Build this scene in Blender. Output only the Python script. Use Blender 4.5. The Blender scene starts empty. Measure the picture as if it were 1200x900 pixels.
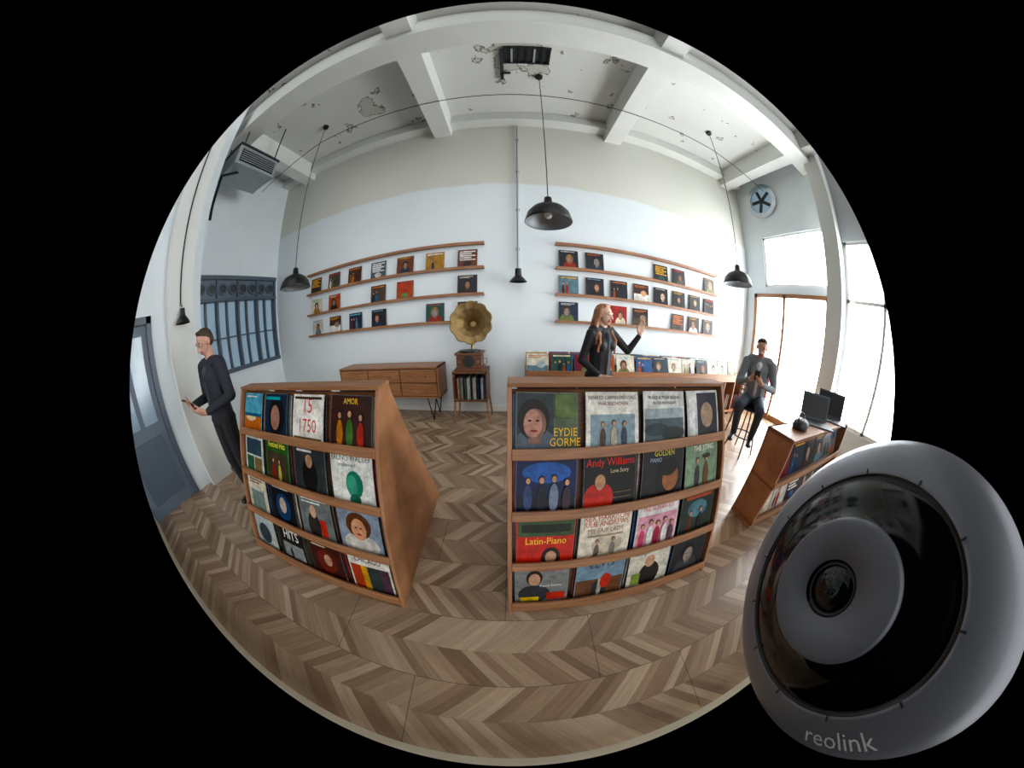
import bpy, bmesh, math, random
import numpy as np
from mathutils import Vector, Matrix, noise
rnd=random.Random(7)
PITCH=math.radians(16); H=1.5
scene=bpy.context.scene
COL=bpy.context.collection
def V(*a): return Vector(a)
def lin(c):
    if isinstance(c,str):
        c=c.lstrip('#'); c=[int(c[i:i+2],16)/255 for i in (0,2,4)]
    return tuple(x/12.92 if x<=.04045 else ((x+.055)/1.055)**2.4 for x in c)
# ---------------------------------------------------------------- materials
def newmat(name):
    m=bpy.data.materials.new(name); m.use_nodes=True
    return m,m.node_tree,m.node_tree.nodes['Principled BSDF']
def nd(nt,t,ins=None,**kw):
    n=nt.nodes.new(t)
    for k,v in kw.items(): setattr(n,k,v)
    if ins:
        for k,v in ins.items():
            s=n.inputs[k]
            if isinstance(v,bpy.types.NodeSocket): nt.links.new(v,s)
            else: s.default_value=v
    return n
def math_(nt,op,a,b=0.0,c=None):
    ins={0:a,1:b}
    if c is not None: ins[2]=c
    return nd(nt,'ShaderNodeMath',ins,operation=op).outputs[0]
def mixc(nt,f,a,b,bt='MIX'):
    n=nt.nodes.new('ShaderNodeMix'); n.data_type='RGBA'; n.blend_type=bt
    for s,v in ((n.inputs[0],f),(n.inputs[6],a),(n.inputs[7],b)):
        if isinstance(v,bpy.types.NodeSocket): nt.links.new(v,s)
        else: s.default_value=v if not isinstance(v,tuple) else (*v,1)[:4]
    return n.outputs[2]
def plain(name,col,rough=.5,metal=0,noise_amt=.12,scale=8,spec=.5):
    m,nt,b=newmat(name); c=lin(col)
    tc=nd(nt,'ShaderNodeTexCoord'); n=nd(nt,'ShaderNodeTexNoise',{'Vector':tc.outputs['Object'],'Scale':scale,'Detail':3})
    f=nd(nt,'ShaderNodeMapRange',{0:n.outputs[0],3:1-noise_amt,4:1+noise_amt}).outputs[0]
    cc=nt.nodes.new('ShaderNodeVectorMath'); cc.operation='SCALE'; cc.inputs[0].default_value=c; nt.links.new(f,cc.inputs['Scale'])
    nt.links.new(cc.outputs[0],b.inputs['Base Color']); b.inputs['Roughness'].default_value=rough; b.inputs['Metallic'].default_value=metal
    b.inputs['Specular IOR Level'].default_value=spec
    return m
def wood(name,c1,c2,stretch=(1,12,12),rough=.45,scale=3):
    m,nt,b=newmat(name)
    tc=nd(nt,'ShaderNodeTexCoord'); mp=nd(nt,'ShaderNodeMapping',{'Vector':tc.outputs['Object'],'Scale':stretch})
    n=nd(nt,'ShaderNodeTexNoise',{'Vector':mp.outputs[0],'Scale':scale,'Detail':6,'Roughness':.6,'Distortion':.4})
    f=nd(nt,'ShaderNodeMapRange',{0:n.outputs[0],1:.3,2:.7}).outputs[0]
    nt.links.new(mixc(nt,f,lin(c1),lin(c2)),b.inputs['Base Color']); b.inputs['Roughness'].default_value=rough
    bb=nd(nt,'ShaderNodeBump',{'Height':n.outputs[0],'Strength':.15,'Distance':.003}); nt.links.new(bb.outputs[0],b.inputs['Normal'])
    return m
def emis(name,col,s,col2=(1.,1.,1.)):
    m,nt,b=newmat(name); b.inputs['Base Color'].default_value=(*lin(col),1)
    tc=nd(nt,'ShaderNodeTexCoord'); n=nd(nt,'ShaderNodeTexNoise',{'Vector':tc.outputs['Object'],'Scale':1.2})
    nt.links.new(mixc(nt,n.outputs[0],lin(col),col2),b.inputs['Emission Color']); b.inputs['Emission Strength'].default_value=s
    return m
def floor_mat():
    m,nt,b=newmat('chevron_oak_laminate')
    g=nd(nt,'ShaderNodeTexCoord'); s=nd(nt,'ShaderNodeSeparateXYZ',{0:g.outputs['Object']}); x,y=s.outputs[0],s.outputs[1]
    v=math_(nt,'DIVIDE',math_(nt,'ADD',y,20.07),.205); row=math_(nt,'FLOOR',v); fr=math_(nt,'FRACT',v)
    tri=math_(nt,'PINGPONG',v,1.0)
    st=math_(nt,'DIVIDE',math_(nt,'MULTIPLY_ADD',tri,.2,x),.066); pid=math_(nt,'FLOOR',st); pf=math_(nt,'FRACT',st)
    idv=nd(nt,'ShaderNodeCombineXYZ',{0:pid,1:row}).outputs[0]
    wn=nd(nt,'ShaderNodeTexWhiteNoise',{'Vector':idv},noise_dimensions='3D')
    gv=nd(nt,'ShaderNodeCombineXYZ',{0:math_(nt,'MULTIPLY',st,2.2),1:math_(nt,'MULTIPLY',y,4.0),2:math_(nt,'MULTIPLY',wn.outputs[0],30.)}).outputs[0]
    n=nd(nt,'ShaderNodeTexNoise',{'Vector':gv,'Scale':1.6,'Detail':5,'Roughness':.65})
    cr=nt.nodes.new('ShaderNodeValToRGB'); nt.links.new(wn.outputs[0],cr.inputs[0])
    e=cr.color_ramp.elements; e[0].color=(*lin('#7d624c'),1); e[1].color=(*lin('#b9a085'),1)
    e.new(.3).color=(*lin('#90745b'),1); e.new(.7).color=(*lin('#a1876c'),1)
    gr=nd(nt,'ShaderNodeMapRange',{0:n.outputs[0],1:.3,2:.7,3:.78,4:1.12}).outputs[0]
    sc=nt.nodes.new('ShaderNodeVectorMath'); sc.operation='SCALE'; nt.links.new(cr.outputs[0],sc.inputs[0]); nt.links.new(gr,sc.inputs['Scale'])
    gap=math_(nt,'MAXIMUM',math_(nt,'LESS_THAN',pf,.03),math_(nt,'LESS_THAN',fr,.01))
    row2=math_(nt,'FLOOR',math_(nt,'DIVIDE',v,2.0)); f2=math_(nt,'FRACT',math_(nt,'DIVIDE',v,2.0))
    bx=math_(nt,'FRACT',math_(nt,'DIVIDE',math_(nt,'MULTIPLY_ADD',row2,.47,x),1.38))
    j=math_(nt,'MAXIMUM',math_(nt,'LESS_THAN',f2,.008),math_(nt,'LESS_THAN',bx,.003))
    c=mixc(nt,math_(nt,'MULTIPLY',gap,.35),sc.outputs[0],lin('#4a3a2c')); c=mixc(nt,math_(nt,'MULTIPLY',j,.7),c,lin('#2a1f16'))
    nt.links.new(c,b.inputs['Base Color']); b.inputs['Roughness'].default_value=.32; b.inputs['Specular IOR Level'].default_value=.5
    return m
def backwall_mat():
    m,nt,b=newmat('two_tone_plaster')
    g=nd(nt,'ShaderNodeTexCoord'); s=nd(nt,'ShaderNodeSeparateXYZ',{0:g.outputs['Object']})
    n=nd(nt,'ShaderNodeTexNoise',{'Vector':g.outputs['Object'],'Scale':2.2,'Detail':4})
    z=math_(nt,'MULTIPLY_ADD',n.outputs[0],.10,s.outputs[2]); z=math_(nt,'MULTIPLY_ADD',s.outputs[0],.02,z)
    f=nd(nt,'ShaderNodeMapRange',{0:z,1:3.88,2:3.93}).outputs[0]
    n2=nd(nt,'ShaderNodeTexNoise',{'Vector':g.outputs['Object'],'Scale':.8,'Detail':5})
    lo=mixc(nt,n2.outputs[0],lin('#d6e0e4'),lin('#e8eef0')); up=mixc(nt,n2.outputs[0],lin('#cccdc2'),lin('#dbdad0'))
    nt.links.new(mixc(nt,f,lo,up),b.inputs['Base Color']); b.inputs['Roughness'].default_value=.8
    return m
def ceiling_mat():
    m,nt,b=newmat('peeling_ceiling_paint')
    g=nd(nt,'ShaderNodeTexCoord'); P=g.outputs['Object']
    n=nd(nt,'ShaderNodeTexNoise',{'Vector':P,'Scale':3.2,'Detail':5,'Roughness':.55})
    tot=None
    for (cx,cy,rr) in ((.15,1.95,.8),(-3.1,1.6,.55),(-2.4,2.6,.4)):
        d=nt.nodes.new('ShaderNodeVectorMath'); d.operation='DISTANCE'; nt.links.new(P,d.inputs[0]); d.inputs[1].default_value=(cx,cy,5.55)
        w=nd(nt,'ShaderNodeMapRange',{0:d.outputs['Value'],1:0.,2:rr,3:1.,4:0.}).outputs[0]
        tot=w if tot is None else math_(nt,'MAXIMUM',tot,w)
    k=math_(nt,'MULTIPLY_ADD',tot,.30,n.outputs[0])
    a=math_(nt,'MULTIPLY',math_(nt,'GREATER_THAN',k,.655),math_(nt,'LESS_THAN',k,.685))
    a2=math_(nt,'GREATER_THAN',k,.685)
    base=mixc(nt,nd(nt,'ShaderNodeTexNoise',{'Vector':P,'Scale':1.}).outputs[0],lin('#c6c8c3'),lin('#d9dad5'))
    base=mixc(nt,math_(nt,'MULTIPLY',a2,.5),base,lin('#a09c8e'))
    nt.links.new(mixc(nt,math_(nt,'MULTIPLY',a,.85),base,lin('#4a443a')),b.inputs['Base Color']); b.inputs['Roughness'].default_value=.85
    return m
def ink_mat():
    m,nt,b=newmat('printed_sleeve')
    at=nt.nodes.new('ShaderNodeVertexColor'); at.layer_name='ink'
    tc=nd(nt,'ShaderNodeTexCoord'); n=nd(nt,'ShaderNodeTexNoise',{'Vector':tc.outputs['Object'],'Scale':30,'Detail':8,'Roughness':.85})
    f=nd(nt,'ShaderNodeMapRange',{0:n.outputs[0],1:.32,2:.68,3:.5,4:1.3}).outputs[0]
    n3=nd(nt,'ShaderNodeTexNoise',{'Vector':tc.outputs['Object'],'Scale':13,'Detail':2})
    f3=nd(nt,'ShaderNodeMapRange',{0:n3.outputs[0],1:.3,2:.7,3:.7,4:1.18}).outputs[0]
    hs=nd(nt,'ShaderNodeHueSaturation',{'Saturation':1.1,'Color':at.outputs[0]})
    sc=nt.nodes.new('ShaderNodeVectorMath'); sc.operation='SCALE'; nt.links.new(hs.outputs[0],sc.inputs[0]); nt.links.new(math_(nt,'MULTIPLY',f,f3),sc.inputs['Scale'])
    nt.links.new(sc.outputs[0],b.inputs['Base Color']); b.inputs['Roughness'].default_value=.35; b.inputs['Specular IOR Level'].default_value=.25
    return m
def text_mat():
    m,nt,b=newmat('sleeve_lettering')
    at=nt.nodes.new('ShaderNodeVertexColor'); at.layer_name='ink'; nt.links.new(at.outputs[0],b.inputs['Base Color']); b.inputs['Roughness'].default_value=.5; b.inputs['Specular IOR Level'].default_value=.2
    return m
M={}
M['floor']=floor_mat(); M['wallb']=backwall_mat(); M['ceil']=ceiling_mat(); M['ink']=ink_mat(); M['txt']=text_mat()
M['wall']=plain('white_plaster','#dbe2e5',.8,0,.05,3)
M['beam']=plain('painted_concrete','#d9dbd6',.8,0,.06,3)
M['wood']=wood('walnut_x','#7a4b2b','#aa764c',(1,14,14))
M['woodz']=wood('walnut_panel','#8a5936','#b57f56',(14,1.4,1.4))
M['woodd']=wood('dark_walnut','#4a2c1a','#744829',(1,12,12))
M['black']=plain('black_metal','#0c0c0e',.4,.2,.1)
M['matt']=plain('matt_black_post','#010101',1,0,.1,8,0)
M['dark']=plain('charcoal_plastic','#1b1d20',.5)
M['white']=plain('white_enamel','#e6e6e2',.4,0,.03)
M['blue']=plain('slate_blue_paint','#5a6876',.5,0,.08)
M['bluedk']=plain('dark_steel_blue','#42515f',.45,0,.08)
M['pane']=plain('blue_reeded_glass','#8ba2b2',.15,0,.15,4)
M['lit']=emis('backlit_blue_glass','#7690a2',.4,lin('#a3b9c6'))
M['day']=emis('daylit_glass','#e4eff6',18.0)
M['grey']=plain('grey_galvanised','#9aa1a5',.5,.3)
M['laptop']=plain('grey_aluminium','#4a4e54',.45,.3)
M['chrome']=plain('polished_steel','#c5ccd2',.2,.8,.05)
M['cream']=plain('cream_skirting','#d8d2bd',.6,0,.05)
M['brass']=plain('antique_brass','#8d7448',.42,.7,.25,10)
M['orange']=plain('copper_red','#8d3a22',.5)
# ---------------------------------------------------------------- mesh builder
class MB:
    def __init__(s): s.v=[];s.f=[];s.m=[];s.c=[];s.mats=[]
    def mi(s,mat):
        if mat not in s.mats: s.mats.append(mat)
        return s.mats.index(mat)
    def add(s,vs,fs,mat,col=(1,1,1)):
        o=len(s.v); s.v+= [tuple(x) for x in vs]; i=s.mi(mat)
        for f in fs: s.f.append([o+k for k in f]); s.m.append(i); s.c.append(col)
    def box(s,a,b,mat,col=(1,1,1)):
        s.obox(V(*[(a[i]+b[i])/2 for i in range(3)]),[(b[i]-a[i])/2 for i in range(3)],(V(1,0,0),V(0,1,0),V(0,0,1)),mat,col)
    def obox(s,c,h,ax,mat,col=(1,1,1)):
        vs=[c+ax[0]*h[0]*i+ax[1]*h[1]*j+ax[2]*h[2]*k for i in(-1,1) for j in(-1,1) for k in(-1,1)]
        s.add(vs,[(0,1,3,2),(4,6,7,5),(0,4,5,1),(2,3,7,6),(0,2,6,4),(1,5,7,3)],mat,col)
    def tube(s,pts,r,mat,n=8,cap=True):
        pts=[Vector(p) for p in pts]; rs=r if isinstance(r,(list,tuple)) else [r]*len(pts)
        vs=[];prev=None
        for i,p in enumerate(pts):
            d=(pts[min(i+1,len(pts)-1)]-pts[max(i-1,0)]).normalized()
            u=(V(0,0,1) if abs(d.z)<.9 else V(1,0,0)) if prev is None else prev
            u=(u-d*u.dot(d)).normalized(); prev=u; w=d.cross(u)
            vs+=[p+(u*math.cos(2*math.pi*k/n)+w*math.sin(2*math.pi*k/n))*rs[i] for k in range(n)]
        fs=[(i*n+k,i*n+(k+1)%n,(i+1)*n+(k+1)%n,(i+1)*n+k) for i in range(len(pts)-1) for k in range(n)]
        if cap: fs+=[tuple(range(n))[::-1],tuple((len(pts)-1)*n+k for k in range(n))]
        s.add(vs,fs,mat)
    def lathe(s,prof,c,ax,mat,n=40,scale=(1,1),petal=0,npet=8):
        c=Vector(c)
        rings=[]
        for p in prof:
            ring=[]
            for k in range(n):
                a=2*math.pi*k/n; rr=p[0]*(1+petal*abs(math.sin(a*npet/2))*(p[0]))
                ring.append(c+ax[0]*math.cos(a)*rr*scale[0]+ax[1]*math.sin(a)*rr*scale[1]+ax[2]*p[1])
            rings.append(ring)
        for i in range(len(prof)-1):
            mt=prof[i][2] if len(prof[i])>2 else mat
            s.add(rings[i]+rings[i+1],[(k,(k+1)%n,n+(k+1)%n,n+k) for k in range(n)],mt)
    def poly(s,o,U,W,pts,mat,col):
        s.add([o+U*x+W*y for x,y in pts],[tuple(range(len(pts)))],mat,col)
    def build(s,name,parent=None,smooth=False,cut=False,bevel=0):
        me=bpy.data.meshes.new(name); me.from_pydata(s.v,[],s.f)
        for m in s.mats: me.materials.append(m)
        me.polygons.foreach_set('material_index',s.m)
        ca=me.color_attributes.new('ink','FLOAT_COLOR','CORNER')
        arr=[]
        for p in me.polygons: arr+=[*s.c[p.index],1.0]*p.loop_total
        ca.data.foreach_set('color',arr)
        if smooth: me.polygons.foreach_set('use_smooth',[True]*len(me.polygons))
        me.update()
        ob=bpy.data.objects.new(name,me); COL.objects.link(ob)
        if cut:
            bm=bmesh.new(); bm.from_mesh(me)
            nrm=V(0,math.cos(PITCH),-math.sin(PITCH))
            bmesh.ops.bisect_plane(bm,geom=bm.verts[:]+bm.edges[:]+bm.faces[:],plane_co=V(0,0,H)+nrm*.001,plane_no=nrm,clear_inner=True)
            bm.to_mesh(me); bm.free()
        elif smooth:
            bm=bmesh.new(); bm.from_mesh(me); bmesh.ops.remove_doubles(bm,verts=bm.verts,dist=1e-6); bm.to_mesh(me); bm.free()
        if bevel:
            b=ob.modifiers.new('bevel','BEVEL'); b.width=bevel; b.segments=2; b.limit_method='ANGLE'
        if parent: ob.parent=parent
        return ob
def empty(name,loc=(0,0,0)):
    e=bpy.data.objects.new(name,None); e.location=loc; COL.objects.link(e); return e
def boxobj(name,a,b,mat,cut=True,**k):
    m=MB(); m.box(a,b,mat); return m.build(name,cut=cut,**k)
X,Y,Z=V(1,0,0),V(0,1,0),V(0,0,1)
# ---------------------------------------------------------------- room shell
D=3.6; CZ=5.55; XR=5.4
boxobj('floor',(-6,-1.2,-.1),(6,D+.2,0),M['floor'])
boxobj('ceiling',(-6,-.5,CZ),(6,D+.2,CZ+.15),M['ceil'])
boxobj('wall_back',(-6,D,0),(6,D+.2,CZ),M['wallb'])
m=MB(); m.box((-5.6,1.15,0),(-5.4,D,1.1),M['wall']); m.box((-5.6,1.15,3.0),(-5.4,D,CZ),M['wall'])
m.box((-5.6,1.15,1.1),(-5.4,1.45,3.0),M['wall']); m.box((-5.6,3.55,1.1),(-5.4,D,3.0),M['wall'])
m.build('wall_left',cut=True)
boxobj('wall_left_return',(-5.6,1.0,0),(-3.95,1.15,CZ),M['wall'])
m=MB(); m.box((-4.1,.4,0),(-3.9,1.15,CZ),M['wall']); m.box((-4.1,-2,2.15),(-3.9,.4,CZ),M['wall']); m.build('wall_left_front',cut=True)
boxobj('trim_1',(-3.95,.62,0),(-3.72,.98,CZ),M['beam'])
m=MB(); y0=-2
m.box((XR,3.35,0),(XR+.2,D,CZ),M['wall']); m.box((XR,1.4,2.62),(XR+.2,3.35,2.78),M['wall'])
m.box((XR,y0,3.9),(XR+.2,3.35,CZ),M['wall']); m.box((XR,1.1,0),(XR+.2,1.45,3.9),M['wall'])
m.box((XR,3.05,2.78),(XR+.2,3.35,3.9),M['wall']); m.box((XR,y0,0),(XR+.2,1.1,.55),M['wall'])
m.box((XR,y0,3.6),(XR+.2,1.1,3.9),M['wall'])
m.build('wall_right',cut=True)
boxobj('trim_2',(5.05,1.12,0),(5.42,1.42,CZ),M['beam'])
boxobj('baseboard_back',(-5.4,3.575,0),(5.4,3.6,.1),M['white'])
boxobj('baseboard_left',(-5.4,1.15,0),(-5.375,3.57,.1),M['white'])
boxobj('baseboard_front',(-4,-.42,0),(4.5,-.385,.17),M['cream'])
m=MB()
for bx in (-4.7,-1.42,1.72,4.75): m.box((bx,-.6,CZ-.38),(bx+.32,D,CZ),M['beam'])
m.build('trim_3',cut=True)
boxobj('trim_4',(-5.6,1.28,CZ-.5),(5.6,1.62,CZ-.01),M['beam'])
boxobj('trim_5',(-5.6,.2,CZ-.42),(5.6,.5,CZ-.01),M['beam'])
boxobj('trim_6',(-5.4,3.38,CZ-.22),(5.4,3.6,CZ-.01),M['beam'])
w=empty('window_1'); m=MB()
m.box((-5.56,1.45,1.1),(-5.54,3.55,3.0),M['lit'])
for a,b in ((1.1,1.18),(2.92,3.0),(2.5,2.56)): m.box((-5.54,1.45,a),(-5.36,3.55,b),M['bluedk'])
for i in range(9):
    yy=1.45+i*(2.1-.05)/8; m.box((-5.54,yy,1.1),(-5.46,yy+.045,3.0),M['bluedk'])
for i in (0,2,4,6,8):
    yy=1.45+i*(2.1-.05)/8; m.box((-5.46,yy,1.1),(-5.38,yy+.05,3.0),M['bluedk'])
m.box((-5.54,1.45,1.78),(-5.47,3.55,1.81),M['bluedk'])
m.box((-5.5,1.45,2.56),(-5.44,3.55,2.92),M['blue'])
for i in range(8):
    yy=1.45+.03+(i+.5)*(2.04/8); m.lathe([(.08,-.02),(.115,-.02),(.115,.02),(.08,.02),(.08,-.02)],(-5.42,yy,2.74),(Y,Z,X),M['bluedk'],24)
    m.lathe([(.0,0),(.083,0)],(-5.43,yy,2.74),(Y,Z,X),M['dark'],24)
m.build('frame_and_panes',w)
d=empty('door_1'); m=MB()
m.box((-4.02,-1.2,0),(-3.95,.4,2.15),M['blue'])
for a,b in ((.33,.4),(-.46,-.38)): m.box((-3.96,a,0),(-3.88,b,2.15),M['bluedk'])
m.box((-3.96,-1,2.07),(-3.88,.4,2.15),M['bluedk'])
m.box((-3.955,-.24,1.0),(-3.935,-.02,1.95),M['pane']); m.box((-3.955,.05,1.0),(-3.935,.25,1.95),M['pane']); m.box((-3.955,-.28,.15),(-3.93,.24,.85),M['bluedk'])
m.tube([(-3.93,-.33,1.05),(-3.86,-.33,1.05),(-3.86,-.2,1.05)],.012,M['grey'])
m.build('leaf_and_frame',d,cut=True)
w=empty('window_2'); m=MB()
m.box((XR+.12,1.45,2.78),(XR+.14,3.05,3.9),M['day'])
for a,b in ((1.45,1.5),(3.0,3.05)): m.box((XR+.02,a,2.78),(XR+.12,b,3.9),M['white'])
for a,b in ((2.78,2.83),(3.85,3.9)): m.box((XR+.02,1.45,a),(XR+.12,3.05,b),M['white'])
m.build('frame_and_glass',w)
w=empty('window_3'); m=MB()
m.box((XR+.12,-2,.55),(XR+.14,1.1,3.6),M['day'])
for yy in (1.04,.3,-.45): m.box((XR+.02,yy,.55),(XR+.11,yy+.06,3.6),M['white'])
for zz in (.55,2.55,3.54): m.box((XR+.02,-2,zz),(XR+.11,1.1,zz+.06),M['white'])
m.build('frame_and_glass',w,cut=True)
w=empty('door_2'); m=MB()
m.box((XR+.13,1.45,0),(XR+.15,3.35,2.62),M['day'])
for a,b in ((1.45,1.53),(3.27,3.35),(2.5,2.56)): m.box((XR-.04,a,0),(XR+.12,b,2.62),M['wood'])
m.box((XR-.04,1.45,2.54),(XR+.12,3.35,2.62),M['wood']); m.box((XR,1.5,0),(XR+.1,3.3,.12),M['wood'])
m.box((XR+.1,2.75,.12),(XR+.12,3.25,.9),M['orange'])
m.build('frame_and_glass',w)
w=empty('window_4'); m=MB(); c=(XR-.03,2.85,4.76)
m.lathe([(.32,0),(.42,0),(.42,.05),(.32,.05),(.32,0)],c,(Y,Z,-X),M['chrome'],36); m.lathe([(0,0),(.33,0)],c,(Y,Z,-X),M['lit'],36)
for k in range(5):
    a=k*2*math.pi/5; m.obox(V(*c)+(Y*math.cos(a)+Z*math.sin(a))*.16-X*.02,(.12,.04,.006),(Y*math.cos(a)+Z*math.sin(a),-Y*math.sin(a)+Z*math.cos(a),X),M['dark'])
m.lathe([(0,.04),(.05,.04),(.05,0)],c,(Y,Z,-X),M['dark'],16)
m.build('rim_and_fan',w)
# ---------------------------------------------------------------- record sleeves
TXT={}
def textmesh(s):
    if s not in TXT:
        cu=bpy.data.curves.new('tmp','FONT'); cu.body=s; cu.size=1; cu.align_x='CENTER'; cu.align_y='CENTER'; cu.resolution_u=2
        o=bpy.data.objects.new('tmp',cu); COL.objects.link(o); bpy.context.view_layer.update()
        me=bpy.data.meshes.new_from_object(o.evaluated_get(bpy.context.evaluated_depsgraph_get()))
        TXT[s]=([tuple(v.co) for v in me.vertices],[tuple(p.vertices) for p in me.polygons])
        bpy.data.objects.remove(o); bpy.data.meshes.remove(me)
    return TXT[s]
def clampp(pts): return [(min(.985,max(.015,x)),min(.985,max(.015,y))) for x,y in pts]
def cover(mb,o,U,W,Nn,size,bg,items,th=.004):
    c=o+W*size/2
    mb.obox(c,(size/2,size/2,th/2),(U,W,Nn),M['ink'],tuple(x*.8+.1 for x in lin(bg)))
    org=o-U*size/2+Nn*(th/2)
    def pl(pts,k,col): mb.poly(org+Nn*(.0005*k),U*size,W*size,clampp(pts),M['ink'],lin(col))
    pl([(0.01,0.01),(.99,.01),(.99,.99),(.01,.99)],1,bg)
    for k,it in enumerate(items):
        k+=2
        if it[0]=='e':
            _,x,y,rx,ry,col=it; pl([(x+rx*math.cos(a*math.pi/8),y+ry*math.sin(a*math.pi/8)) for a in range(16)],k,col)
        elif it[0]=='r':
            _,x0,y0,x1,y1,col=it; pl([(x0,y0),(x1,y0),(x1,y1),(x0,y1)],k,col)
        elif it[0]=='t':
            _,s,x,y,sz,col=it; vs,fs=textmesh(s); oo=org+Nn*(.0005*k)
            mb.add([oo+U*size*(x+v[0]*sz)+W*size*(y+v[1]*sz*1.25) for v in vs],fs,M['txt'],lin(col))
SK='#c89a7c'
def person(x,y,s,hair='#2a1a12',top='#333344',skin=SK):
    sh='#%02x%02x%02x'%tuple(int(int(skin[i:i+2],16)*.72) for i in (1,3,5))
    return [('e',x,y-.42*s,.34*s,.36*s,top),('r',x-.07*s,y-.25*s,x+.07*s,y-.1*s,sh),('e',x-.015*s,y+.04*s,.19*s,.24*s,hair),('e',x+.0*s,y-.02*s,.135*s,.185*s,sh),('e',x-.02*s,y-.01*s,.11*s,.165*s,skin),
            ('e',x-.06*s,y+.02*s,.022*s,.012*s,'#20150f'),('e',x+.03*s,y+.02*s,.022*s,.012*s,'#20150f'),('e',x-.01*s,y-.1*s,.045*s,.015*s,'#8e3a33')]
def fig(x,y,h,col,skin=SK): return [('e',x,y+.3*h,.13*h,.42*h,col),('r',x-.1*h,y,x-.01*h,y+.4*h,col),('r',x+.01*h,y,x+.1*h,y+.4*h,col),('e',x,y+.86*h,.085*h,.115*h,'#2a1a12'),('e',x,y+.84*h,.065*h,.09*h,skin)]
def lines(x,y,w,n,col,g=.07,h=.03): return [('r',x,y-i*g,x+w*(1-.25*(i%2)),y-i*g+h,col) for i in range(n)]
PAL=['#14161c','#1c2d42','#3a2018','#d9cfb8','#c9c4b8','#96231a','#24483f','#5d7a86','#a87a2e','#101010','#453a2e','#a04a26','#e2dfd6','#2f5584','#6a1c2c','#66783e','#1a2026','#261c18']
def rspec(dk=0):
    bg=rnd.choice(PAL if rnd.random()>dk else ['#1a1d24','#1f3248','#452820','#15151a','#4a5a66','#6b3c28','#403c36','#6a3a20']); k=rnd.random(); ac=rnd.choice(['#e9dfc4','#c8301f','#e0a83a','#f0f0ec','#7fb6cc','#cc6c2c'])
    its=[]
    if k<.5: its=person(.5+rnd.uniform(-.12,.12),.5,rnd.uniform(.8,1.25),rnd.choice(['#2a1a12','#4b2c1c','#101010','#907040']),rnd.choice(PAL),rnd.choice([SK,'#a67a60','#8d8680','#c0a590']))+lines(.1,.9,.7,rnd.randint(1,2),ac,.06,.025)
    elif k<.75:
        for i in range(rnd.randint(2,4)): its+=fig(.2+i*.2,.08,.62+rnd.uniform(-.1,.1),rnd.choice(PAL))
        its+=[('r',.1,.86,.9,.92,ac)]
    elif k<.88: its=[('r',0,0,1,.45,rnd.choice(PAL)),('e',.65,.5,.2,.16,rnd.choice(['#c8a27a','#8a7a60','#b9c9cc']))]+lines(.08,.88,.8,2,ac)
    else: its=lines(.1,.85,.8,5,ac,.11,.06)+[('e',.5,.22,.22,.14,rnd.choice(PAL))]
    return bg,its
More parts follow.
